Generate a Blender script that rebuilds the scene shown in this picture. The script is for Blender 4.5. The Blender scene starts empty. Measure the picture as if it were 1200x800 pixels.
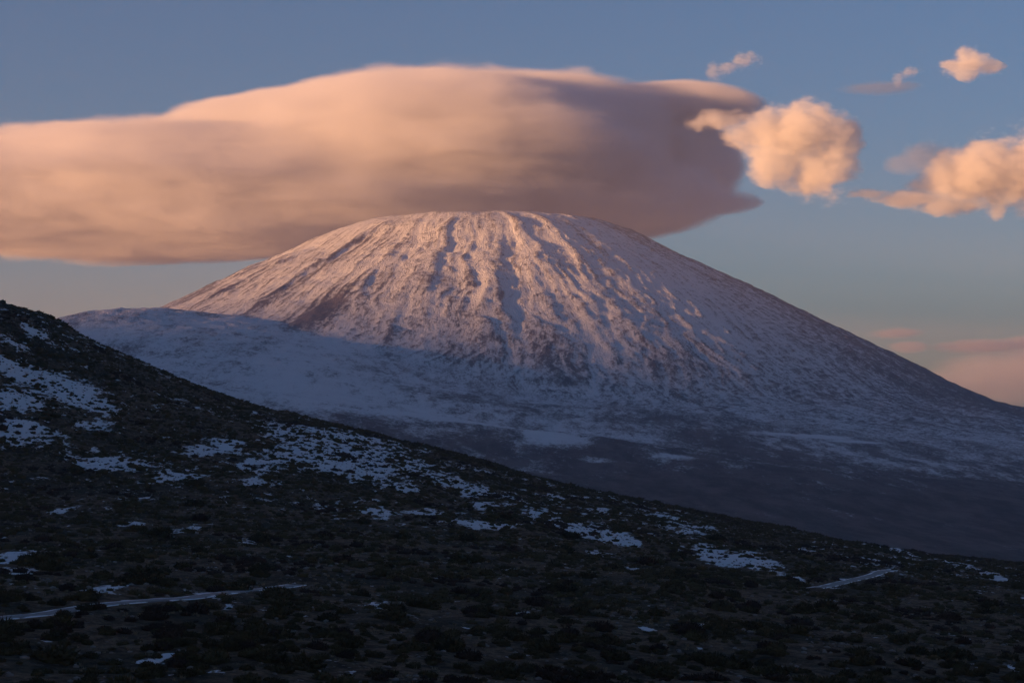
import bpy, math
import numpy as np
from mathutils import Vector

rng = np.random.default_rng(11)
scene = bpy.context.scene
col = scene.collection
F = 2333.0                      # focal length in photo pixels (1200 wide)
HR = 500.0                      # row of the true horizon in the photo
SUN_EL, SUN_AZ = math.radians(3.0), math.radians(245.0)
LIMIT_Z = 1136.0                # highest ground is a little below this

# ------------------------------------------------------------------ noise
_perm = np.random.default_rng(3).permutation(4096).astype(np.int64)
_ga = np.random.default_rng(4).uniform(0, 2*np.pi, 4096)
_gx, _gy = np.cos(_ga), np.sin(_ga)

def perlin(x, y, seed=0):
    x = np.asarray(x, float); y = np.asarray(y, float)
    xi = np.floor(x).astype(np.int64); yi = np.floor(y).astype(np.int64)
    xf = x-xi; yf = y-yi
    u = xf*xf*xf*(xf*(xf*6-15)+10); v = yf*yf*yf*(yf*(yf*6-15)+10)
    def g(ix, iy, dx, dy):
        h = _perm[(_perm[(ix+seed*57) & 4095]+iy) & 4095]
        return _gx[h]*dx+_gy[h]*dy
    a = g(xi, yi, xf, yf); b = g(xi+1, yi, xf-1, yf)
    c = g(xi, yi+1, xf, yf-1); d = g(xi+1, yi+1, xf-1, yf-1)
    return ((a*(1-u)+b*u)*(1-v)+(c*(1-u)+d*u)*v)*1.5

def fbm(x, y, octs=5, seed=0, gain=0.5, ridged=False):
    t = 0; a = 1.0; s = 0; f = 1.0
    for i in range(octs):
        n = perlin(x*f+i*17.3, y*f-i*9.1, seed+i)
        if ridged: n = 1-2*np.abs(n)
        t = t+a*n; s += a; a *= gain; f *= 2.03
    return t/s

def sstep(a, b, x):
    t = np.clip((x-a)/(b-a), 0, 1); return t*t*(3-2*t)
def smax(a, b, k):
    h = np.clip(0.5+0.5*(a-b)/k, 0, 1); return b+(a-b)*h+k*h*(1-h)

# ------------------------------------------------------------------ terrain
def P(px, row, d):              # a measured direction at a known distance -> metres
    return ((px-600)/F*d, d, (HR-row)/F*d)

# slopes and plain round the volcano: (column, row, distance) surveyed from the picture
CT = [(0,520,2500),(300,545,2500),(600,592,2500),(900,655,2200),(1200,695,2200),
      (0,470,5000),(100,440,5000),(300,470,5000),(420,492,5000),(560,540,4500),(560,495,6200),(560,462,7800),
      (200,424,6500),(300,425,6500),(100,402,7300),(300,388,8200),(250,385,8300),
      (75,373,8300),(110,362,8500),(150,361,8600),(185,364,8700),(215,363,8800),(40,384,8500),(0,405,8500),(-150,455,8500),(-100,482,7000),(-60,478,6000),
      (110,420,10000),(0,440,10000),(200,420,10500),(400,430,11500),
      (400,440,6700),(400,408,8000),(480,430,8000),(700,568,3800),(700,520,5200),(700,480,7500),(850,596,3500),(850,542,5000),(850,505,6900),
      (1000,622,3200),(1000,562,4600),(1000,525,6600),(1150,640,3000),(1150,580,4500),(1150,540,6500),
      (1200,520,7800),(1300,515,8500),(1300,650,3000),(1500,600,5000),(1200,491,10500),(1400,497,10500),
      (-400,500,5000),(-300,500,8500),(600,495,16000),(0,495,16000),(1200,499,16000),(2200,510,9000),(-1200,505,9000)]
_c = np.array([P(*t) for t in CT]); _cx = _c[:, 0]/1000; _cy = _c[:, 1]/1000; _cz = _c[:, 2]
_R = np.sqrt((_cx[:, None]-_cx)**2+(_cy[:, None]-_cy)**2+0.12)
_A = np.zeros((len(_cx)+3,)*2); n_ = len(_cx)
_A[:n_, :n_] = _R - 0.03*np.eye(n_); _A[:n_, n_] = 1; _A[:n_, n_+1] = _cx; _A[:n_, n_+2] = _cy
_A[n_:, :n_] = _A[:n_, n_:].T
_w = np.linalg.solve(_A, np.concatenate([_cz, [0, 0, 0]]))

def base_z(x, y):
    sh = np.shape(x); X = np.clip(np.ravel(x)/1000, -7, 8); Y = np.clip(np.ravel(y)/1000, 1.5, 18)
    out = _w[n_]+_w[n_+1]*X+_w[n_+2]*Y
    for i in range(n_):
        out = out+_w[i]*np.sqrt((X-_cx[i])**2+(Y-_cy[i])**2+0.12)
    out = out.reshape(sh)
    e = np.maximum(np.abs(x)/1000-4.0, 0)+np.maximum(np.asarray(y)/1000-13, 0)
    k = np.exp(-e*0.8)
    return out*k + (-60)*(1-k)

VC = np.array([-149.0, 10500.0])
_pr = np.array([0, 250, 400, 520, 640, 868, 1048, 1408, 1678, 1948, 2218, 2443, 2623, 2850, 3300, 4200, 9000])
_pz = np.array([1088, 1089, 1090, 1086, 1066, 985, 880, 724, 588, 452, 316, 196, 118, 70, 0, -120, -600])

LOBES = [  # old lava tongues down the cone: angle deg (0 = away, 180 = toward camera side), r0, r1, half width deg, height
    (-143, 900, 2150, 2.6, 34), (-128, 1150, 2000, 2.2, 26), (-160, 1500, 2300, 3.0, 26), (-109, 900, 2050, 2.4, 20),
    (178, 1500, 2150, 2.0, 30), (168, 700, 1500, 2.4, 22), (157, 650, 1300, 2.2, 24), (148, 800, 1900, 1.6, 20),
    (140, 500, 2300, 1.6, 18), (128, 700, 2400, 1.5, 20), (116, 600, 2200, 2.0, 22), (-170, 800, 1700, 2.0, 16), (172, 1900, 2500, 2.8, 30)]

def polar(x, y):
    dx = x-VC[0]; dy = y-VC[1]
    return np.hypot(dx, dy), np.arctan2(dx, dy)   # 0 = +y, +-pi = toward the camera

def cone_z(x, y):
    r, th = polar(x, y)
    wob = 1+0.02*perlin(np.sin(th)*2.0+3, np.cos(th)*2.0+3, 5)
    z = np.interp(r*wob, _pr, _pz)
    # rounded interpolation of the profile
    z = 0.5*z+0.25*(np.interp(r*wob-60, _pr, _pz)+np.interp(r*wob+60, _pr, _pz))
    amp = sstep(450, 1300, r)
    r, th = np.hypot(x-VC[0], y-VC[1]-550), np.arctan2(x-VC[0], -(y-VC[1]-550))
    tw = th+0.035*perlin(r/500, th*3, 9)+0.012*perlin(r/160, th*9, 10)
    amp = amp*(1-0.5*sstep(0.15, 0.8, th))
    g1 = fbm(tw*7.0, r/2600+5, 3, 21, ridged=True)
    g2 = fbm(tw*21.0, r/1300, 4, 31, ridged=True)
    g3 = fbm(x/85, y/85, 4, 41)
    g4 = fbm(tw*44.0, r/700, 3, 37, ridged=True)
    z = z+11*(fbm(x/120, y/120, 4, 49, ridged=True)-0.25)*(1-sstep(500, 1000, r))+8*(fbm(x/75, y/75, 4, 51, ridged=True)-0.25)*sstep(0.2, 0.9, th)
    ter = fbm(x/210, y/210, 5, 47, ridged=True)*fbm(x/800, y/800, 2, 48)*22*sstep(500, 900, r)
    z = z+ter
    z = z+amp*(12*(g1-0.25)+8*(g2-0.2)+5*(g4-0.2))+(5+4*amp)*g3+6*fbm(x/330, y/330, 4, 45, ridged=True)*sstep(200, 600, r)
    r, th = polar(x, y); thd = np.degrees(th)
    for a, r0, r1, w, h in LOBES:
        da = (thd-a+180) % 360-180
        da = da+1.6*perlin(r/260, a*1.0+0*thd, 50)
        ww = w*(0.7+0.6*sstep(r0, r1, r))
        prof = np.exp(-(da/ww)**4)*sstep(r0-120, r0+160, r)*(1-sstep(r1-30, r1+50, r))
        z = z+(0.62 if a < 0 or a > 160 else 0.25)*h*prof
    return z

def sky_ridge(x, y):            # the caldera rim west of the picture, which keeps the plain in shade
    t = np.clip((y+7000)/19000, 0, 1)
    lx = -4700-2900*t
    d = (x-lx)
    h = 900+55*fbm(y/1500, x*0+2, 4, 71)-60*(t*0)
    h = h*sstep(-7000, -5500, y)*(1-sstep(12500, 15000, y))
    wdt = np.where(d > 0, 1250, 2200)
    return h*np.exp(-np.abs(d/wdt)**1.6)

def far_z(x, y):
    b = base_z(x, y)
    lump = fbm(x/520, y/520, 5, 61)
    lump2 = fbm(x/120, y/120, 4, 66, ridged=True)
    west = 1+0.9*sstep(-400, -1100, x)
    b = b+np.where(np.asarray(y) > 2000, 1, 0)*(15*west*lump*sstep(2000, 5500, y)+6*west*(lump2-0.3)*sstep(2000, 5000, y))
    c = cone_z(x, y)
    z = smax(c, b, 45)
    rd = sky_ridge(x, y)
    return smax(z, rd-60-400*(1-np.clip(rd/500, 0, 1)), 60), c-b

# crest of the near hillside (column, row) at ~1000 m
_cc = np.array([-900,-400,-120,0,30,50,70,100,150,200,250,300,350,400,450,500,550,600,650,700,750,800,850,900,950,1000,1050,1100,1150,1200,1400,1900])
_cr = np.array([190,250,312,354,362,368,380,396,418,440,459,475,487,498,511,523,535,550,564,576,586,596,606,614,625,635,643,650,656,661,675,690])
def crest_y(x): return 960+0.10*np.asarray(x)+35*np.sin(np.asarray(x)/170+1)
def near_z(x, y):
    x = np.asarray(x, float); y = np.asarray(y, float)
    yc = crest_y(x)
    px = 600+F*x/yc
    cz = (HR-np.interp(px, _cc, _cr))/F*yc
    zp = -27-0.10*30*np.logaddexp(0, (x+60)/30)+0.03*np.maximum(-x-60, 0)
    zp = zp-0.0*y
    t = np.clip((y-545)/(yc-545), 0, None)
    up = np.where(t < 1, 0.35*t+0.65*t*t*(3-2*t)/1.0, 1)
    up = np.where(t < 1, up, 1)
    h = zp*(1-up)+cz*up
    over = np.maximum(y-yc, 0)
    h = h-over*0.16*sstep(0, 120, over)-over*0.02
    h = h+1.9*fbm(x/75, y/75, 5, 81)*sstep(0, 120, np.abs(y-yc)+60)*1.2+0.9*fbm(x/14, y/14, 3, 85)
    h = h+2.2*fbm(x/42+9, y/90, 3, 88, ridged=True)*sstep(560, 700, y)*(1-sstep(-90, -10, y-yc))
    return h

def ground_z(x, y):
    x = np.asarray(x, float); y = np.asarray(y, float)
    n = near_z(x, y); f, _ = far_z(x, y)
    t = sstep(0, 1, (y-crest_y(x)-60)/900)
    s = sstep(500, 2500, np.abs(x))
    n = n*(1-s)+f*s
    return n*(1-t)+f*t

# ------------------------------------------------------------------ mesh helpers
def mesh_from(name, verts, faces_flat, nper, uv=None, attrs=None, smooth=True):
    me = bpy.data.meshes.new(name)
    nv = len(verts); nf = len(faces_flat)//nper
    me.vertices.add(nv); me.vertices.foreach_set('co', np.ascontiguousarray(verts, dtype=np.float32).ravel())
    me.loops.add(nf*nper); me.loops.foreach_set('vertex_index', np.ascontiguousarray(faces_flat, dtype=np.int32))
    me.polygons.add(nf)
    me.polygons.foreach_set('loop_start', np.arange(nf, dtype=np.int32)*nper)
    me.polygons.foreach_set('loop_total', np.full(nf, nper, dtype=np.int32))
    me.update(calc_edges=True)
    if smooth: me.polygons.foreach_set('use_smooth', np.ones(nf, dtype=bool))
    if attrs:
        for k, v in attrs.items():
            a = me.attributes.new(k, 'FLOAT_VECTOR' if v.ndim == 2 else 'FLOAT', 'POINT')
            a.data.foreach_set('vector' if v.ndim == 2 else 'value', np.ascontiguousarray(v, dtype=np.float32).ravel())
    return me

def link(name, me, mat, parent=None, **props):
    o = bpy.data.objects.new(name, me); col.objects.link(o)
    if mat: me.materials.append(mat)
    if parent: o.parent = parent
    for k, v in props.items(): o[k] = v
    return o

def grid(xs, ys):
    X, Y = np.meshgrid(xs, ys); nx, ny = len(xs), len(ys)
    i = np.arange(nx*ny).reshape(ny, nx)
    q = np.stack([i[:-1, :-1], i[:-1, 1:], i[1:, 1:], i[1:, :-1]], -1).reshape(-1, 4)
    return X.ravel(), Y.ravel(), q

def sub_mesh(verts, quads, keep, attrs):
    q = quads[keep]; used = np.unique(q); m = np.full(len(verts), -1, dtype=np.int64); m[used] = np.arange(len(used))
    return verts[used], m[q].ravel(), {k: v[used] for k, v in attrs.items()}

# ------------------------------------------------------------------ node helpers
def new_mat(name):
    m = bpy.data.materials.new(name); m.use_nodes = True
    nt = m.node_tree; nt.nodes.clear()
    return m, nt
class NT:
    def __init__(s, nt): s.nt = nt; s.L = nt.links
    def n(s, t, **kw):
        nd = s.nt.nodes.new(t)
        for k, v in kw.items(): setattr(nd, k, v)
        return nd
    def put(s, sock, v):
        if isinstance(v, bpy.types.NodeSocket): s.L.new(v, sock)
        else: sock.default_value = v
    def math(s, op, a, b=0.0, c=0.0, clamp=False):
        nd = s.n('ShaderNodeMath', operation=op, use_clamp=clamp)
        for i, v in enumerate((a, b, c)): s.put(nd.inputs[i], v)
        return nd.outputs[0]
    def vmath(s, op, a, b=(0, 0, 0)):
        nd = s.n('ShaderNodeVectorMath', operation=op)
        s.put(nd.inputs[0], a); s.put(nd.inputs[1], b)
        return nd.outputs['Value'] if op in ('LENGTH', 'DOT_PRODUCT', 'DISTANCE') else nd.outputs[0]
    def noise(s, vec, scale, detail=5, rough=0.55, dist=0.0):
        nd = s.n('ShaderNodeTexNoise'); s.put(nd.inputs['Vector'], vec)
        nd.inputs['Scale'].default_value = scale; nd.inputs['Detail'].default_value = detail
        nd.inputs['Roughness'].default_value = rough; nd.inputs['Distortion'].default_value = dist
        return nd.outputs[0]
    def voro(s, vec, scale, feature='F1'):
        nd = s.n('ShaderNodeTexVoronoi', feature=feature); s.put(nd.inputs['Vector'], vec)
        nd.inputs['Scale'].default_value = scale
        return nd.outputs['Distance']
    def attr(s, name, vec=False):
        nd = s.n('ShaderNodeAttribute', attribute_name=name)
        return nd.outputs['Vector'] if vec else nd.outputs['Fac']
    def rng(s, v, a, b, c=0.0, d=1.0, smooth=True):
        nd = s.n('ShaderNodeMapRange', interpolation_type='SMOOTHSTEP' if smooth else 'LINEAR')
        for i, q in enumerate((v, a, b, c, d)): s.put(nd.inputs[i], q)
        return nd.outputs[0]
    def mix(s, f, a, b):
        nd = s.n('ShaderNodeMix', data_type='RGBA')
        s.put(nd.inputs[0], f)
        for sock, v in ((nd.inputs[6], a), (nd.inputs[7], b)):
            s.put(sock, v if isinstance(v, bpy.types.NodeSocket) else (*v, 1.0))
        return nd.outputs[2]
    def bsdf(s, color, rough=0.9, normal=None, spec=0.2):
        b = s.n('ShaderNodeBsdfPrincipled'); s.put(b.inputs['Base Color'], color)
        s.put(b.inputs['Roughness'], rough); b.inputs['Specular IOR Level'].default_value = spec
        if normal is not None: s.L.new(normal, b.inputs['Normal'])
        o = s.n('ShaderNodeOutputMaterial'); s.L.new(b.outputs[0], o.inputs['Surface'])
        return b
    def bump(s, h, dist, strength=1.0):
        b = s.n('ShaderNodeBump'); s.put(b.inputs['Height'], h)
        b.inputs['Distance'].default_value = dist; b.inputs['Strength'].default_value = strength
        return b.outputs[0]
    def pos(s): return s.n('ShaderNodeNewGeometry').outputs['Position']
    def scale3(s, v, sc):
        nd = s.n('ShaderNodeVectorMath', operation='MULTIPLY'); s.put(nd.inputs[0], v); nd.inputs[1].default_value = sc
        return nd.outputs[0]

# ------------------------------------------------------------------ materials
def far_material():
    m, nt = new_mat('snowy_lava'); N = NT(nt)
    pos = N.pos(); flow = N.attr('flow', True); cover = N.attr('snow'); onc = N.attr('cone')
    # streaks follow the fall line of the cone
    st = N.noise(N.scale3(flow, (1/20, 1/170, 1)), 1.0, 6, 0.66)
    st2 = N.noise(N.scale3(flow, (1/8, 1/45, 1)), 1.0, 4, 0.65)
    iso = N.noise(N.scale3(pos, (1/34, 1/190, 1/24)), 1.0, 6, 0.72)
    fine = N.noise(N.scale3(pos, (1/9, 1/14, 1/8)), 1.0, 4, 0.7)
    a = N.math('MULTIPLY', onc, N.math('ADD', N.math('MULTIPLY', st, 0.45), N.math('MULTIPLY', st2, 0.55)))
    b = N.math('MULTIPLY', N.math('SUBTRACT', 1.0, onc), iso)
    pat = N.math('ADD', N.math('MULTIPLY', N.math('ADD', a, b), 0.55), N.math('MULTIPLY', fine, 0.45))
    pat = N.math('ADD', N.math('MULTIPLY', N.math('SUBTRACT', pat, 0.5), 1.5), 0.5)
    v = N.math('ADD', pat, N.math('SUBTRACT', cover, 0.5))
    soft = N.rng(v, 0.35, 0.65)
    rock = N.mix(N.rng(N.noise(N.scale3(pos, (1/70, 1/330, 1/50)), 1.0, 6, 0.7), 0.35, 0.65), (0.028, 0.026, 0.031), (0.125, 0.098, 0.092))
    snow = N.mix(N.noise(pos, 1/120, 4), (0.66, 0.655, 0.68), (0.82, 0.82, 0.83))
    colr = N.mix(soft, rock, snow)
    h = N.math('ADD', N.math('MULTIPLY', pat, 1.0), N.math('MULTIPLY', soft, 0.10))
    nrm = N.bump(h, 16.0, 0.9)
    N.bsdf(colr, 0.85, nrm, 0.15)
    return m

def near_material():
    m, nt = new_mat('scrub_ground'); N = NT(nt)
    pos = N.pos(); cover = N.attr('snow')
    e = N.noise(pos, 1/9, 6, 0.68); e2 = N.noise(pos, 1/1.6, 5, 0.7)
    e3 = N.noise(N.scale3(pos, (1/4.0, 1/9.0, 1/3.0)), 1.0, 3, 0.6)
    v = N.math('ADD', N.math('ADD', N.math('MULTIPLY', e, 0.5), N.math('MULTIPLY', e2, 0.5)), e3)
    v = N.math('ADD', N.math('MULTIPLY', N.math('SUBTRACT', v, 1.0), 1.0), cover)
    soft = N.rng(v, 0.50, 0.56)
    big = N.noise(pos, 1/30, 4)
    gr = N.noise(pos, 1/2.4, 6, 0.75); st = N.voro(pos, 1/1.1)
    soil = N.mix(N.rng(gr, 0.35, 0.68), (0.032, 0.021, 0.013), (0.19, 0.13, 0.08))
    soil = N.mix(N.rng(big, 0.4, 0.65), soil, N.mix(N.rng(gr, 0.4, 0.65), (0.018, 0.015, 0.009), (0.07, 0.055, 0.032)))
    stone = N.math('MULTIPLY', N.rng(st, 0.30, 0.18), N.rng(N.noise(pos, 1/6, 3), 0.5, 0.6))
    soil = N.mix(stone, soil, (0.16, 0.14, 0.125))
    snow = N.mix(N.noise(pos, 1/4, 4), (0.50, 0.51, 0.54), (0.70, 0.70, 0.72))
    h = N.math('ADD', N.math('MULTIPLY', gr, 1.0), N.math('MULTIPLY', stone, 0.4))
    h = N.math('MULTIPLY', h, N.math('SUBTRACT', 1.0, N.math('MULTIPLY', soft, 0.8)))
    N.bsdf(N.mix(soft, soil, snow), 0.9, N.bump(h, 0.8, 0.9), 0.1)
    return m

def leaf_material(name, c1, c2):
    m, nt = new_mat(name); N = NT(nt)
    pos = N.pos(); oi = N.n('ShaderNodeObjectInfo').outputs['Random']
    f = N.noise(pos, 1/3.5, 3); f2 = N.noise(pos, 1/0.35, 2)
    k = N.math('ADD', N.math('MULTIPLY', f, 0.55), N.math('MULTIPLY', f2, 0.3)); k = N.math('ADD', k, N.math('MULTIPLY', oi, 0.15))
    N.bsdf(N.mix(N.rng(k, 0.3, 0.75), c1, c2), 0.85, None, 0.1)
    return m

def road_material():
    m, nt = new_mat('worn_asphalt'); N = NT(nt); pos = N.pos(); ac = N.attr('across')
    n1 = N.noise(pos, 1/0.9, 4); n2 = N.noise(pos, 1/7, 4)
    asp = N.mix(n1, (0.10, 0.105, 0.115), (0.19, 0.195, 0.205))
    edge = N.math('ADD', ac, N.math('MULTIPLY', N.math('SUBTRACT', n2, 0.5), 0.8))
    sn = N.math('MAXIMUM', N.rng(edge, 0.80, 0.90), N.rng(edge, 0.04, 0.0))
    N.bsdf(N.mix(sn, asp, (0.72, 0.74, 0.78)), 0.6, N.bump(n1, 0.02), 0.3)
    return m

M_far, M_near = far_material(), near_material()
M_scrub = leaf_material('broom_leaves', (0.024, 0.019, 0.008), (0.085, 0.064, 0.026))
M_red = leaf_material('reddish_broom', (0.022, 0.013, 0.009), (0.060, 0.038, 0.024))
M_grass = leaf_material('dry_tuft', (0.12, 0.095, 0.065), (0.38, 0.30, 0.20))
M_road = road_material()

# ------------------------------------------------------------------ far terrain sheets
FX0, FX1, FY0, FY1, FS = -3000, 3600, 1300, 11400, 10.0
X, Y, Q = grid(np.arange(FX0, FX1+1, FS), np.arange(FY0, FY1+1, FS))
Zf, diff = far_z(X, Y)
crs = crest_y(X)
Z = ground_z(X, Y)
r, th = polar(X, Y)
onc = sstep(-25, 30, diff)
# snow cover: full on the western flank and shoulder, broken on the plain, thin far down the eastern side
Zg = Z.reshape(len(np.arange(FY0, FY1+1, FS)), -1)
gy, gx = np.gradient(Zg, FS)
slope = np.hypot(gx, gy).ravel(); 
curv = (np.gradient(gx, FS, axis=1)+np.gradient(gy, FS, axis=0)).ravel()
thd = np.degrees(th)
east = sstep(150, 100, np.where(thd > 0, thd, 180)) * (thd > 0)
low = fbm(X/420+3, Y/1300, 5, 91)
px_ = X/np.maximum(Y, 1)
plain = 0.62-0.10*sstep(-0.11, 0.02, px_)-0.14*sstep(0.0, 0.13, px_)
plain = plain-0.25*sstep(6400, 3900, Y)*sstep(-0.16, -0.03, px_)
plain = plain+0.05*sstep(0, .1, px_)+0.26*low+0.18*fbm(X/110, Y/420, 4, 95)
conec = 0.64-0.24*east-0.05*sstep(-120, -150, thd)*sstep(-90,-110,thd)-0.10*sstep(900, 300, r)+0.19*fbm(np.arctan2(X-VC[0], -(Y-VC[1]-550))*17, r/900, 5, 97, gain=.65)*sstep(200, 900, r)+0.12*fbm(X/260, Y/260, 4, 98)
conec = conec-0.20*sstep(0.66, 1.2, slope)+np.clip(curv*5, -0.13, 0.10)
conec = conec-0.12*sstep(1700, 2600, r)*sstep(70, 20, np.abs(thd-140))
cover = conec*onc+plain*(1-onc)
fr, fth = np.hypot(X-VC[0], Y-VC[1]-550), np.arctan2(X-VC[0], -(Y-VC[1]-550))
flow = np.stack([(fth+0.02*perlin(fr/300, fth*6, 77))*2100, fr, np.zeros_like(r)], 1)
def patch(px, row, d, rx, ry, k):
    global cover
    x0, y0, _ = P(px, row, d)
    q = ((X-x0)/rx)**2+((Y-y0)/ry)**2
    cover = cover+k*np.exp(-q**1.5)
patch(945, 500, 7000, 130, 60, 0.55); patch(1000, 512, 6900, 90, 40, 0.4)       # pale patch at the foot of the cone
patch(655, 520, 5300, 85, 260, 0.5); patch(630, 516, 5600, 60, 180, 0.4); patch(740, 522, 5600, 110, 90, 0.4); patch(790, 545, 5000, 60, 60, .3); patch(700, 540, 4800, 80, 60, .3); patch(880, 540, 5200, 90, 50, .22)
patch(470, 492, 5600, 90, 160, 0.25); patch(560, 505, 6000, 120, 100, 0.2)
# bare rock: crag on the face, cliff of the tongue, dark triangle above the plain
def bare(th0, r0, dth, dr, k):
    global cover
    q = (((thd-th0+180) % 360-180)/dth)**2+((r-r0)/dr)**2
    cover = cover-k*np.exp(-q)
bare(-158, 1900, 3, 260, 0.38); bare(172, 2250, 3.2, 260, 0.16); bare(-146, 1500, 1.0, 500, 0.2); bare(-130, 1450, 1.0, 450, 0.18)
bare(150, 1100, 1.4, 300, 0.2); bare(-115, 1400, 5, 300, 0.22)
brd = (X <= FX0) | (X >= FX1) | (Y <= FY0) | (Y >= FY1)
verts = np.stack([X, Y, np.where(brd, Z-40, np.where(Y < 1410, Z-2.5, Z))], 1)
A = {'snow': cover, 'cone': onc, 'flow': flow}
qc = Q[:, 0]
is_cone = (diff[qc] > 0)
cx_ = X[qc]/Y[qc]
is_hill = (~is_cone) & (cx_ < -0.115) & (Y[qc] > 6600) & (Z[qc] > 95)
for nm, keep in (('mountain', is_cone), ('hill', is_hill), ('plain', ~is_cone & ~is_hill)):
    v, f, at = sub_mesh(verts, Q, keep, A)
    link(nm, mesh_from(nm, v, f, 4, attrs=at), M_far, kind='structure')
del verts, Zg

# coarse sheet out to the horizon, with the caldera rim in the west
GX, GY, GQ = grid(np.arange(-11000, 11001, 100.0), np.arange(-6000, 24001, 100.0))
GZ = ground_z(GX, GY)
inside = ((GX > FX0+50) & (GX < FX1-50) & (GY > FY0+50) & (GY < FY1-50))
NX0, NX1, NY0, NY1 = -420, 440, 60, 1400
near_in = (GX > NX0+10) & (GX < NX1-10) & (GY > NY0+10) & (GY < NY1-10)
edgeF = (GX >= FX0) & (GX <= FX1) & (GY >= FY0) & (GY <= FY1)
edgeN = (GX >= NX0-40) & (GX <= NX1+40) & (GY >= NY0-40) & (GY <= NY1+40)
GZ = np.where(edgeF, GZ-12, GZ); GZ = np.where(edgeN, GZ-3, GZ)
keep = ~(inside[GQ].all(1) | near_in[GQ].all(1))
gr_, gth = polar(GX, GY)
gcov = 0.35+0.3*fbm(GX/900, GY/900, 4, 91)+0.35*sstep(0, 500, GZ)
GA = {'snow': gcov, 'cone': np.zeros_like(GZ), 'flow': np.stack([gth*1700, gr_, 0*gr_], 1)}
v, f, at = sub_mesh(np.stack([GX, GY, GZ], 1), GQ, keep, GA)
link('terrain', mesh_from('terrain', v, f, 4, attrs=at), M_far, kind='structure')
MINZ = float(min(GZ.min(), Z.min()))

# ------------------------------------------------------------------ near hillside
xs = np.arange(NX0, NX1+.1, 1.6); ys = np.arange(NY0, NY1+.1, 1.6)
NXg, NYg, NQ = grid(xs, ys)
NZ = ground_z(NXg, NYg)

# follow a line of sight to the hillside (used once, to find where a measured feature lies on the ground)
def on_ground(px, row):
    d = np.arange(150, 1150, 2.0); x = (px-600)/F*d; z = (HR-row)/F*d
    g = ground_z(x, d); i = np.argmax(g >= z)
    if g[i] < z[i]: i = len(d)-1
    return x[i], d[i], g[i]

SN = [ # column, row, half width, half height of snow patches seen on the hillside
    (15,514,45,10),(130,545,42,9),(200,558,22,6),(8,655,26,15),(15,672,22,8),(160,614,20,6),(220,620,22,5),(290,632,16,5),(70,598,14,5),
    (130,687,26,6),(176,775,12,3),(198,770,10,3),(250,690,18,4),(20,432,30,14),(60,450,40,14),(20,470,30,16),(90,470,30,10),(35,498,30,8),(110,500,20,7),
    (120,480,16,6),(40,388,16,6),(20,405,18,6),(380,515,42,16),(430,525,32,14),(340,530,26,10),(405,520,62,13),(450,540,40,10),(300,548,30,8),(410,550,40,10),(450,565,34,8),(330,505,26,8),
    (490,545,20,8),(235,530,22,8),(270,520,20,6),(480,572,20,6),(300,565,18,5),(520,560,20,7),(560,575,22,8),(570,590,16,5),(440,598,30,5),(500,600,20,4),(560,612,36,4),(600,612,8,5),
    (640,605,22,7),(670,616,26,7),(710,625,26,7),(735,637,16,5),(780,605,28,6),(800,615,18,4),(830,642,20,8),(860,655,22,8),(890,662,22,7),(835,655,24,6),
    (920,672,14,6),(880,648,14,5),(980,628,20,3),(1010,634,24,4),(1050,642,24,4),(1075,652,18,4),(1030,660,14,3),(1200,700,10,3),(1120,660,10,3),
    (755,735,10,3),(820,731,12,4),(610,717,10,3),(1110,740,8,3),(1185,780,10,4),(440,706,14,4),(490,768,8,3),(390,772,8,4),(60,750,10,4),(250,785,14,4),
    (600,580,10,5),(700,598,12,4),(650,580,10,3),(930,640,14,3),(700,650,14,3),(740,665,14,3),(600,666,10,3)]
ncov = 0.28+0.18*fbm(NXg/26, NYg/40, 4, 101)
hillm = sstep(560, 640, NYg-0.35*NXg*0)
ncov = ncov+hillm*(0.12+0.14*fbm(NXg/60+4, NYg/60, 3, 103))
ncov = ncov-0.03*hillm*sstep(-100, -220, NXg)
ncov = ncov-0.10*sstep(30, 120, NXg)*0
for px, row, a, b in SN:
    gx0, gy0, _ = on_ground(px, row)
    _, gya, _ = on_ground(px, row+b); _, gyb, _ = on_ground(px, row-b)
    rx = a*gy0/F; ry = max(abs(gyb-gya)/2, 2.0)
    wob = 0.45*perlin(NXg/7+px, NYg/9+row, 7)+0.5*perlin(NXg/2.6+px, NYg/4+row, 8)
    m_ = (np.abs(NXg-gx0) < 3*rx) & (np.abs(NYg-gy0) < 3*ry)
    q = ((NXg[m_]-gx0)/rx)**2+((NYg[m_]-gy0)/ry)**2
    ncov[m_] = np.maximum(ncov[m_], ncov[m_]+0.38*np.exp(-(q*(1+wob[m_]))**1.4))
ncov = np.minimum(ncov, 0.72)-0.05*sstep(0.1, 0.5, fbm(NXg/5, NYg/9, 3, 107))

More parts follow.
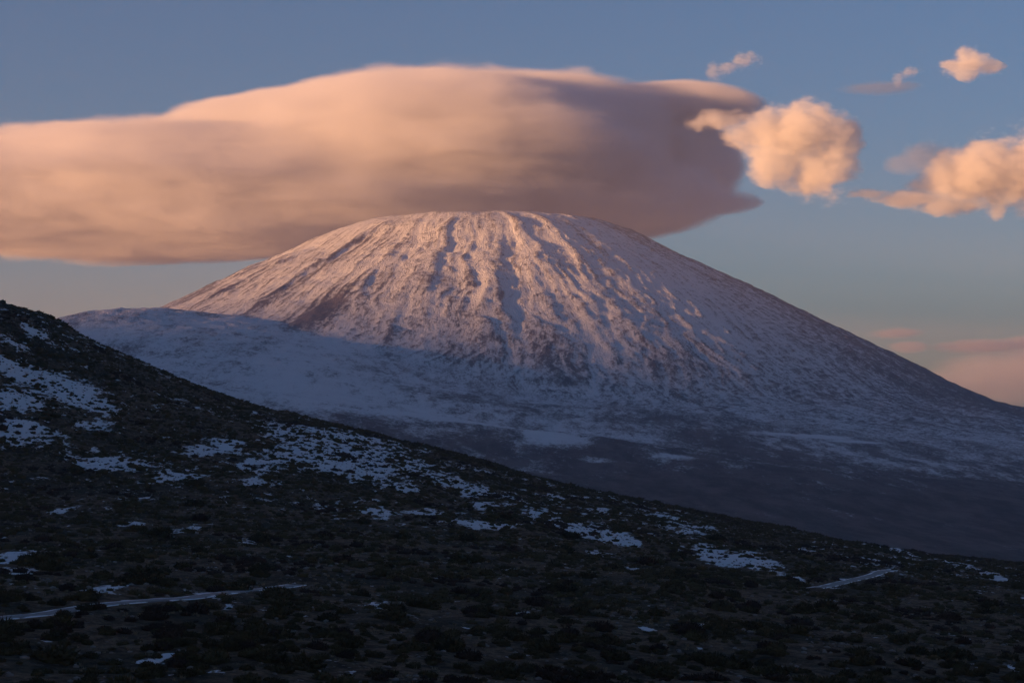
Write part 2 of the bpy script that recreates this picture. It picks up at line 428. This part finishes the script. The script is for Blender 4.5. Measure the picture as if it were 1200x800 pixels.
# road: a bed cut level across the slope
def road_line(pts):
    g = np.array([on_ground(*p)[:2] for p in pts])
    # smooth, dense centre line
    t = np.arange(len(g)); tt = np.linspace(0, len(g)-1, 160)
    lx = np.interp(tt, t, g[:, 0]); ly = np.interp(tt, t, g[:, 1])
    k = np.ones(15)/15
    lx = np.convolve(np.pad(lx, 7, 'edge'), k, 'valid'); ly = np.convolve(np.pad(ly, 7, 'edge'), k, 'valid')
    lz = ground_z(lx, ly); k = np.ones(31)/31; lz = np.convolve(np.pad(lz, 15, 'edge'), k, 'valid')
    return lx, ly, lz
roads = [road_line([(-30, 727), (40, 719), (90, 713), (160, 705), (230, 698), (290, 690), (352, 684)]),
         road_line([(952, 688), (975, 684), (1000, 678), (1025, 672), (1043, 667)])]
RW = [4.3, 4.2]
for (lx, ly, lz), w in zip(roads, RW):
    cx0, cx1, cy0, cy1 = lx.min()-16, lx.max()+16, ly.min()-16, ly.max()+16
    m_ = np.where((NXg > cx0) & (NXg < cx1) & (NYg > cy0) & (NYg < cy1))[0]
    d = np.hypot(NXg[m_, None]-lx[::2], NYg[m_, None]-ly[::2]); j = d.argmin(1); dm = d.min(1)
    k = 1-sstep(w/2+1.2, w/2+9, dm)
    NZ[m_] = NZ[m_]*(1-k)+(lz[::2][j]-0.12)*k
    ncov[m_] = ncov[m_]+0.10*np.exp(-((dm-w/2-1.0)/1.6)**2)
NZg = NZ.reshape(len(ys), len(xs))
def nz_at(x, y):
    fx = np.clip((x-xs[0])/1.6, 0, len(xs)-1.001); fy = np.clip((y-ys[0])/1.6, 0, len(ys)-1.001)
    i = fx.astype(int); j = fy.astype(int); u = fx-i; w = fy-j
    return (NZg[j, i]*(1-u)+NZg[j, i+1]*u)*(1-w)+(NZg[j+1, i]*(1-u)+NZg[j+1, i+1]*u)*w
ncg = ncov.reshape(len(ys), len(xs))
link('ground', mesh_from('ground', np.stack([NXg, NYg, NZ], 1), NQ.ravel(), 4, attrs={'snow': ncov}), M_near, kind='structure')

for (lx, ly, lz), w in zip(roads, RW):
    dx = np.gradient(lx); dy = np.gradient(ly); L = np.hypot(dx, dy); nx, ny = -dy/L, dx/L
    vs = []; ac = []
    for s, zo in ((-w/2-.05, -0.35), (-w/2, 0.0), (-w/4, .03), (0, .05), (w/4, .03), (w/2, 0.0), (w/2+.05, -0.35)):
        vs.append(np.stack([lx+nx*s, ly+ny*s, lz+0.02+zo], 1)); ac.append(np.full(len(lx), (s+w/2)/w))
    vs = np.array(vs); n1 = len(lx); k = vs.shape[0]
    idx = np.arange(k*n1).reshape(k, n1)
    q = np.stack([idx[:-1, :-1], idx[:-1, 1:], idx[1:, 1:], idx[1:, :-1]], -1).reshape(-1, 4)[:, ::-1]
    link('road', mesh_from('road', vs.reshape(-1, 3), q.ravel(), 4, attrs={'across': np.concatenate(ac)}), M_road, kind='structure')

# ------------------------------------------------------------------ shrubs
import bmesh
def blob(sub, spikes, flat, seed):
    r0 = np.random.default_rng(seed)
    bm = bmesh.new(); bmesh.ops.create_icosphere(bm, subdivisions=sub, radius=1.0)
    v = np.array([p.co[:] for p in bm.verts]); f = np.array([[q.index for q in t.verts] for t in bm.faces]); bm.free()
    s = 1+0.34*perlin(v[:, 0]*1.7+seed*3.1, v[:, 1]*1.7+v[:, 2]*2.3, seed)+0.22*perlin(v[:, 0]*4+v[:, 2]*3, v[:, 1]*4+seed, seed+1)
    v = v*s[:, None]*np.array([1, 1, flat]); v[:, 2] = np.maximum(v[:, 2]+0.12, -0.15)
    base = v.copy()
    sv = []; sf = []; nv = len(v)
    pick = r0.integers(0, len(v), spikes)
    for i in pick:
        p = base[i]
        if p[2] < 0.02: continue
        n = p/np.linalg.norm(p); n = n+r0.normal(0, .35, 3)+np.array([0, 0, .35]); n /= np.linalg.norm(n)
        t = np.cross(n, r0.normal(0, 1, 3)); t /= np.linalg.norm(t)
        L = r0.uniform(.12, .34); w = r0.uniform(.04, .10)*(1.6 if spikes < 60 else 1)
        c = p+r0.normal(0, .05, 3)
        sv += [c-n*.08-t*w, c-n*.08+t*w, c+n*L]; k = nv+len(sv)-3; sf.append([k, k+1, k+2])
    if sv: v = np.vstack([v, np.array(sv)]); f = np.vstack([f, np.array(sf)])
    return v, f
HI = [blob(3, 520, f, s) for s, f in ((1, .55), (2, .5), (3, .62), (4, .45), (5, .58), (6, .52))]
MID = [blob(2, 110, f, s) for s, f in ((11, .55), (12, .5), (13, .6), (14, .45))]
LOW = [blob(1, 40, f, s) for s, f in ((21, .5), (22, .55), (23, .6))]

# scattered over the ground in clumps
def scatter(n, y0, y1, seed):
    r0 = np.random.default_rng(seed)
    y = np.sqrt(r0.uniform(y0*y0, y1*y1, n)); x = r0.uniform(-1, 1, n)*(y*0.30+25)
    return x, y, r0
sx, sy, r0 = scatter(60000, 170, 1120, 5)
dens = 0.50+0.9*fbm(sx/24, sy/34, 4, 111)
i_ = np.clip(((sx-xs[0])/1.6).round().astype(int), 0, len(xs)-1); j_ = np.clip(((sy-ys[0])/1.6).round().astype(int), 0, len(ys)-1)
cov = ncg[j_, i_]
dens = dens-1.0*np.clip(cov-0.45, 0, 0.5)+0.25*sstep(560, 700, sy)
ok = (r0.random(len(sx)) < dens) & (sx > NX0+3) & (sx < NX1-3)
for (lx, ly, lz), w in zip(roads, RW):
    for s in range(0, len(lx), 4):
        ok &= np.hypot(sx-lx[s], sy-ly[s]) > w/2+1.6
        ok &= ~((np.abs(sx-lx[s]) < 2.2) & (ly[s]-sy > 0) & (ly[s]-sy < 13))
sx, sy = sx[ok], sy[ok]
size = np.exp(r0.normal(0.0, 0.38, len(sx)))*0.92*(0.9+0.5*fbm(sx/15, sy/15, 2, 113))
size = np.clip(size, 0.3, 2.6)
# a few big ones standing in front of the road, and the largest dark clumps of the foreground
extra = [(103,716,1.3),(118,714,1.2),(262,700,1.1),(278,690,2.0),(290,684,1.6),(300,745,2.0),(505,750,2.1),(405,718,1.4),(540,694,1.6),(770,720,1.8),
         (690,712,2.2),(660,718,1.6),(830,735,1.3),(930,740,2.0),(70,775,2.4),(200,745,1.9),(640,760,2.2),(720,770,2.0),(860,780,2.0),(450,665,1.8),(1040,676,1.6),(1005,690,1.6),
         (320,775,2.0),(360,780,2.2),(1100,770,2.0),(1000,750,1.6),(590,720,1.5),(30,640,1.6)]
ex = np.array([on_ground(a, b)[:2] for a, b, c in extra])
sx = np.concatenate([ex[:, 0], sx]); sy = np.concatenate([ex[:, 1], sy]); size = np.concatenate([[c for a, b, c in extra], size])
sz = nz_at(sx, sy)
rot = r0.uniform(0, 2*np.pi, len(sx)); fl = r0.uniform(.8, 1.2, len(sx))
# which show largest from the camera
px = 600+F*sx/sy; row = HR-F*sz/sy
infr = (px > 5) & (px < 1195) & (row > 400) & (row < 792) & (sy < crest_y(sx)-15)
score = np.where(infr, size/sy, 0)
order = np.argsort(-score); big = order[:300]
protos = []
for k, (v, f) in enumerate(HI):
    me = mesh_from('shrub', v, f.ravel(), 3, smooth=False); me.materials.append(M_red if k == 4 else M_scrub); protos.append(me)
LBL = 'low dark rounded broom shrub growing on the near dark slope'
first = bpy.data.objects.new('shrub', protos[0]); col.objects.link(first)
for n, i in enumerate(big):
    o = first if n == 0 else first.copy()
    if n: col.objects.link(o); o.data = protos[n % len(protos)]
    o.location = (sx[i], sy[i], sz[i]-0.05*size[i]); o.rotation_euler = (0, 0, rot[i]); o.scale = (size[i], size[i]*fl[i], size[i]*1.05)
    o['label'] = LBL; o['category'] = 'shrub'; o['group'] = 'dark broom shrubs scattered over the near slope'
rest = order[300:]
def merged(name, sel_list, mat, **props):
    VV, FF, off = [], [], 0
    for tmpl, sel in sel_list:
        v, f = tmpl
        if len(sel) == 0: continue
        c, s = np.cos(rot[sel])[:, None], np.sin(rot[sel])[:, None]
        S = size[sel][:, None]; Fl = fl[sel][:, None]
        vx = v[None, :, 0]*S; vy = v[None, :, 1]*S*Fl; vz = v[None, :, 2]*S*1.05
        w = np.stack([vx*c-vy*s+sx[sel][:, None], vx*s+vy*c+sy[sel][:, None], vz+sz[sel][:, None]-0.05*S], -1)
        FF.append((f[None]+(np.arange(len(sel))*len(v))[:, None, None]+off).reshape(-1))
        VV.append(w.reshape(-1, 3)); off += w.shape[0]*w.shape[1]
    return link(name, mesh_from(name, np.vstack(VV), np.concatenate(FF), 3, smooth=False), mat, **props)
def split(sel, T, tag): return [(T[k], sel[(sel*7+tag) % len(T) == k]) for k in range(len(T))]
d_ = sy[rest]
L1, L2, L3 = rest[d_ < 330], rest[(d_ >= 330) & (d_ < 560)], rest[d_ >= 560]
red = fbm(sx/40+7, sy/40, 3, 131) > 0.22
lab = dict(kind='stuff', label='dark broom scrub covering the near slope', category='scrub')
merged('scrub', split(L1[~red[L1]], HI, 1)+split(L2[~red[L2]], MID, 2)+split(L3[~red[L3]], LOW, 3), M_scrub, **lab)
lab = dict(kind='stuff', label='reddish brown broom scrub on the near slope', category='scrub')
merged('scrub', split(L1[red[L1]], HI, 1)+split(L2[red[L2]], MID, 2)+split(L3[red[L3]], LOW, 3), M_red, **lab)

# pale dry tufts and stones between the shrubs
def tuft(seed):
    r1 = np.random.default_rng(seed); v = []; f = []
    for k in range(16):
        a = r1.uniform(0, 6.28); b = np.array([np.cos(a), np.sin(a), 0])*r1.uniform(.05, .5); t = np.array([-np.sin(a), np.cos(a), 0])*.09
        tip = b*1.6+np.array([0, 0, r1.uniform(.35, .75)]); v += [b-t, b+t, tip]; f.append([3*k, 3*k+1, 3*k+2])
    return np.array(v), np.array(f)
def keep_state(n, y0, y1, seed, smin, smax, freq):
    global sx, sy, sz, size, rot, fl
    sx, sy, r1 = scatter(n, y0, y1, seed)
    d = 0.3+1.1*fbm(sx/freq, sy/freq, 3, seed); ok = r1.random(n) < d; ok &= (sx > NX0+3) & (sx < NX1-3)
    for (lx, ly, lz), w in zip(roads, RW):
        for s in range(0, len(lx), 4): ok &= np.hypot(sx-lx[s], sy-ly[s]) > w/2+.8
    sx, sy = sx[ok], sy[ok]; sz = nz_at(sx, sy); n = len(sx)
    size = r1.uniform(smin, smax, n)**1.0; rot = r1.uniform(0, 6.28, n); fl = r1.uniform(.7, 1.3, n)
keep_state(70000, 180, 1000, 77, .25, .85, 20)
merged('dry_grass', [(tuft(k), np.arange(k, len(sx), 4)) for k in range(4)], M_grass, kind='stuff', label='pale dry grass tufts between the dark shrubs', category='grass')
m, nt = new_mat('lava_stone'); N = NT(nt)
N.bsdf(N.mix(N.noise(N.pos(), 1/1.5, 4), (0.06, 0.055, 0.05), (0.30, 0.27, 0.25)), 0.9, N.bump(N.noise(N.pos(), 2.0, 4), .2), .15)
keep_state(26000, 180, 900, 78, .12, .6, 30)
def stone(seed):
    v, f = blob(1, 0, .6, seed); return v, f
merged('rubble', [(stone(40+k), np.arange(k, len(sx), 3)) for k in range(3)], m, kind='stuff', label='scattered grey lava stones on the near slope', category='stones')

# ------------------------------------------------------------------ clouds
def cloud_mat(name, lobes, density, namp, nscale, edge, colour, aniso=0.3, stretch=(1, 1, 1), fine=0.0, bias=0.0):
    """density fades from the lobes' hearts to their skins, eaten by noise"""
    m, nt = new_mat(name); N = NT(nt)
    tc = N.n('ShaderNodeTexCoord').outputs['Object']
    acc = None
    for c, rr in lobes:
        d = N.vmath('SUBTRACT', tc, tuple(c))
        d = N.scale3(d, (1/rr[0], 1/rr[1], 1/rr[2]))
        l = N.math('SUBTRACT', 1.0, N.vmath('LENGTH', d))
        if acc is None: acc = l
        else: 
            acc = N.math('SMOOTH_MAX', acc, l, 0.18)
    sc = N.scale3(tc, tuple(stretch))
    ns = N.noise(sc, nscale, 6, 0.58, 0.0)
    v = N.math('ADD', acc, N.math('MULTIPLY', N.math('SUBTRACT', ns, 0.5), namp))
    if bias: v = N.math('SUBTRACT', v, bias)
    if fine:
        n2 = N.noise(N.scale3(tc, (0.6, 1, 1.3)), nscale*4.5, 6, 0.62)
        v = N.math('ADD', v, N.math('MULTIPLY', N.math('SUBTRACT', n2, 0.5), fine))
    de = N.math('MULTIPLY', N.rng(v, 0.0, edge), density)
    pv = N.n('ShaderNodeVolumePrincipled'); N.put(pv.inputs['Density'], de)
    pv.inputs['Color'].default_value = (*colour, 1); pv.inputs['Anisotropy'].default_value = aniso
    o = N.n('ShaderNodeOutputMaterial'); N.L.new(pv.outputs[0], o.inputs['Volume'])
    return m

def seedv(n, c): return float(c[0]) % 11.0
def cloud(name, lobes_px, dist, mat_args, label=None, inflate=1.06, vox=None, puff=None, zmin=None, **props):
    """lobes_px: (column, row, half width, half height, offset behind in m, half depth in m)"""
    L = []
    for px, row, a, b, off, dep in lobes_px:
        d = dist+off
        L.append((np.array(P(px, row, d)), np.array([a*d/F, dep, b*d/F])))
    cen = np.mean([c for c, _ in L], 0)
    L = [(c-cen, r_) for c, r_ in L]
    bm = bmesh.new()
    for c, r_ in L:
        from mathutils import Matrix
        mt = Matrix.Translation(tuple(c)) @ Matrix.Diagonal((*(r_*inflate), 1))
        bmesh.ops.create_icosphere(bm, subdivisions=4, radius=1, matrix=mt)
    me = bpy.data.meshes.new(name); bm.to_mesh(me); bm.free()
    o = bpy.data.objects.new(name, me); col.objects.link(o); o.location = cen
    md = o.modifiers.new('r', 'REMESH'); md.mode = 'VOXEL'; md.voxel_size = vox or max(r_.min() for _, r_ in L)/6
    dg = bpy.context.evaluated_depsgraph_get()
    me2 = bpy.data.meshes.new_from_object(o.evaluated_get(dg)); o.modifiers.clear(); o.data = me2
    if zmin is not None:
        co = np.empty(len(me2.vertices)*3, np.float32); me2.vertices.foreach_get('co', co); co = co.reshape(-1, 3)
        co[:, 2] = np.maximum(co[:, 2], zmin-cen[2]); me2.vertices.foreach_set('co', co.ravel()); me2.update()
    if puff:
        from mathutils import noise as MN
        amp, sc = puff
        me2.update(); nrm = [v.normal.copy() for v in me2.vertices]
        for v, nn in zip(me2.vertices, nrm):
            p = v.co; q = Vector((p.x, p.y*0.8, p.z*1.1))/sc
            a = 0.0; k = 1.0; t = 0.0
            for oc in range(5):
                a += k*(1-1.9*abs(MN.noise(q+Vector((oc*7.3, 1.7, seedv(name, cen)))))); t += k; k *= 0.62; q = q*2.07
            big = MN.noise(p/(sc*2.6)+Vector((3, 1, 2)))
            v.co = p+nn*(amp*(a/t-0.50)*1.6+amp*0.8*big)
        me2.update()
        o.data = me2; md = o.modifiers.new('r', 'REMESH'); md.mode = 'VOXEL'; md.voxel_size = vox*0.8; md.use_smooth_shade = True
        me2 = bpy.data.meshes.new_from_object(o.evaluated_get(bpy.context.evaluated_depsgraph_get())); o.modifiers.clear(); o.data = me2
    me2.materials.append(cloud_mat(name, [(c, r_*1.3) for c, r_ in L] if puff else L, *mat_args))
    for k, v in props.items(): o[k] = v
    if label: o['label'] = label; o['category'] = 'cloud'
    return o
W = (0.985, 0.98, 0.98)
# the great cap: a lens of cloud standing over and behind the summit
CAPD = 14600
cap = [(300, 214, 440, 80, 0, 1500), (500, 158, 250, 84, -200, 1500), (60, 224, 330, 78, 200, 1300), (400, 150, 230, 48, 0, 1100),
       (545, 205, 150, 70, 400, 1100), (640, 165, 165, 90, 300, 1050), (730, 182, 130, 86, 650, 700), (700, 232, 165, 50, 450, 800), (795, 122, 112, 30, 550, 520), (835, 236, 64, 16, 900, 300),
       (180, 258, 270, 44, 300, 1100), (800, 195, 82, 70, 850, 480), (-80, 245, 200, 50, 300, 1200), (590, 242, 160, 24, 1000, 900), (700, 244, 120, 26, 500, 700),
       (-245, 180, 140, 70, -3200, 480)]      # unseen lobe added beyond the left edge to shade the cap's base
cloud('cloud', cap, CAPD, (0.014, 0.75, 1/1000, 0.22, (.86, .87, .94), 0.1, (.33, .6, 2.2), 0.28), 'huge lens shaped pink and grey cloud capping the snowy summit', vox=60, zmin=1148, inflate=1.14)
PU = (0.011, 2.0, 1/240, 0.42, W, 0.0, (.9, 1, 1.15), 1.1, 0.22)
cloud('cloud', [(935, 158, 62, 42, 0, 300), (965, 198, 42, 36, 0, 240), (895, 150, 44, 26, 0, 200), (850, 140, 42, 13, 0, 120), (988, 170, 28, 34, 0, 150), (915, 190, 34, 28, 0, 150), (870, 150, 30, 18, 0, 120)],
      11800, PU, 'billowing orange cloud just right of the great cap cloud', vox=15, inflate=1.2, puff=(40, 200))
cloud('cloud', [(1150, 202, 74, 44, 0, 300), (1215, 192, 72, 52, 0, 300), (1108, 208, 42, 26, 0, 200), (1060, 232, 46, 11, 0, 120), (1025, 226, 26, 8, 0, 80), (1120, 240, 46, 10, 0, 120), (1172, 240, 12, 20, 0, 70)],
      11950, PU, 'golden cloud with a ragged trailing foot cut by the right edge', vox=15, inflate=1.22, puff=(38, 180))
cloud('cloud', [(1085, 184, 40, 22, 0, 200), (1060, 190, 26, 14, 0, 140)], 12600, (0.0022, 1.6, 1/260, 0.5, W, 0.2, (1, 1, 1)), 'dim mauve wisp behind the golden cloud', vox=28)
cloud('cloud', [(1140, 74, 30, 14, 0, 140), (1135, 62, 17, 12, 0, 100), (1162, 76, 20, 9, 0, 100), (1120, 72, 18, 8, 0, 80), (1138, 84, 16, 9, 0, 90)], 12000, (0.011, 2.2, 1/120, 0.5, W, 0.0, (.9, 1, 1.15), 1.2, 0.22), 'small pale pink cloud near the upper right corner', vox=9, inflate=1.22, puff=(24, 110))
cloud('cloud', [(872, 70, 20, 14, 0, 110), (853, 76, 18, 9, 0, 80), (837, 80, 12, 15, 0, 70), (880, 62, 12, 8, 0, 60)], 12000, (0.0065, 3.2, 1/120, 0.55, W, 0.1, (1, 1, 1), 1.8, 0.30), 'thin torn wisp of white cloud above the cap cloud', vox=16, inflate=1.25)
cloud('cloud', [(1068, 83, 16, 9, 0, 80), (1055, 87, 8, 12, 0, 50)], 12000, (0.0070, 3.2, 1/100, 0.55, W, 0.1, (1, 1, 1), 1.8, 0.28), 'tiny white cloud puff left of the small pink cloud', vox=14, inflate=1.25)
cloud('cloud', [(1035, 101, 56, 9, 0, 200), (1060, 99, 30, 7, 0, 140)], 17500, (0.0022, 1.2, 1/300, 0.6, (.6, .62, .7), 0.2, (.5, 1, 1.6)), 'faint dark grey streak of cloud high on the right', vox=24)
# bank low on the horizon, far beyond the plain
cloud('cloud', [(1180, 445, 130, 42, 0, 1500), (1090, 455, 70, 26, 0, 1000), (1250, 430, 120, 50, 0, 1500)], 30000, (0.0011, 1.5, 1/1300, 0.7, W, 0.2, (.5, 1, 2.0), 0.6), 'hazy pink cloud bank low behind the right end of the mountain', vox=110)
cloud('cloud', [(1150, 406, 62, 9, 0, 700), (1215, 402, 50, 10, 0, 700), (1050, 390, 40, 8, 0, 500), (1065, 406, 26, 8, 0, 400)], 29000, (0.0022, 1.5, 1/700, 0.5, (.8, .8, .85), 0.2, (.4, 1, 1.6), 0.6), 'thin grey violet cloud streak above the low cloud bank', vox=70)

# ------------------------------------------------------------------ haze
def box(name, lo, hi):
    v = np.array([(a, b, c) for a in (lo[0], hi[0]) for b in (lo[1], hi[1]) for c in (lo[2], hi[2])], float)
    f = [0, 1, 3, 2, 4, 6, 7, 5, 0, 4, 5, 1, 2, 3, 7, 6, 0, 2, 6, 4, 1, 5, 7, 3]
    return mesh_from(name, v, np.array(f), 4, smooth=False)
m, nt = new_mat('air'); N = NT(nt)
pv = N.n('ShaderNodeVolumePrincipled'); pv.inputs['Density'].default_value = 4.2e-5
pv.inputs['Color'].default_value = (0.93, 0.87, 1.0, 1); pv.inputs['Anisotropy'].default_value = 0.1
o_ = N.n('ShaderNodeOutputMaterial'); N.L.new(pv.outputs[0], o_.inputs['Volume'])
link('haze', box('haze', (-11100, -6100, MINZ-1.5), (11100, 24100, LIMIT_Z+6)), m, kind='stuff', label='thin blue evening haze over the plain', category='haze')

# ------------------------------------------------------------------ light, sky, camera
w = bpy.data.worlds.new('World'); scene.world = w; w.use_nodes = True
nt = w.node_tree; bg = nt.nodes['Background']
sk = nt.nodes.new('ShaderNodeTexSky'); sk.sky_type = 'NISHITA'; sk.sun_disc = False
sk.sun_elevation = SUN_EL; sk.sun_rotation = SUN_AZ; sk.altitude = 2200; sk.air_density = 1.12; sk.dust_density = 1.3; sk.ozone_density = 3.4
tn = nt.nodes.new('ShaderNodeVectorMath'); tn.operation = 'MULTIPLY'; tn.inputs[1].default_value = (1.0, 0.98, 0.99)
nt.links.new(sk.outputs[0], tn.inputs[0]); nt.links.new(tn.outputs[0], bg.inputs[0]); bg.inputs[1].default_value = 0.09
ld = bpy.data.lights.new('sun', 'SUN'); ld.energy = 5.0; ld.angle = math.radians(4.5); ld.color = (1.0, 0.47, 0.18)
lo = bpy.data.objects.new('sun', ld); col.objects.link(lo)
S = Vector((math.sin(SUN_AZ)*math.cos(SUN_EL), math.cos(SUN_AZ)*math.cos(SUN_EL), math.sin(SUN_EL)))
lo.rotation_euler = S.to_track_quat('Z', 'Y').to_euler(); lo.location = (-200, -200, 300)

cd = bpy.data.cameras.new('camera'); cd.lens = 36*F/1200; cd.sensor_width = 36; cd.clip_start = 1; cd.clip_end = 80000
co = bpy.data.objects.new('camera', cd); col.objects.link(co); scene.camera = co
co.location = (0, 0, 0); co.rotation_euler = (math.pi/2+math.atan((HR-400)/F), 0, 0)

scene.view_settings.view_transform = 'Standard'; scene.view_settings.look = 'None'
scene.view_settings.exposure = 1.2; scene.view_settings.gamma = 1.0
cy = scene.cycles
cy.use_denoising = True; cy.volume_bounces = 4; cy.max_bounces = 8; cy.volume_step_rate = 1.0; cy.volume_max_steps = 256
cy.use_adaptive_sampling = True; cy.adaptive_threshold = 0.02
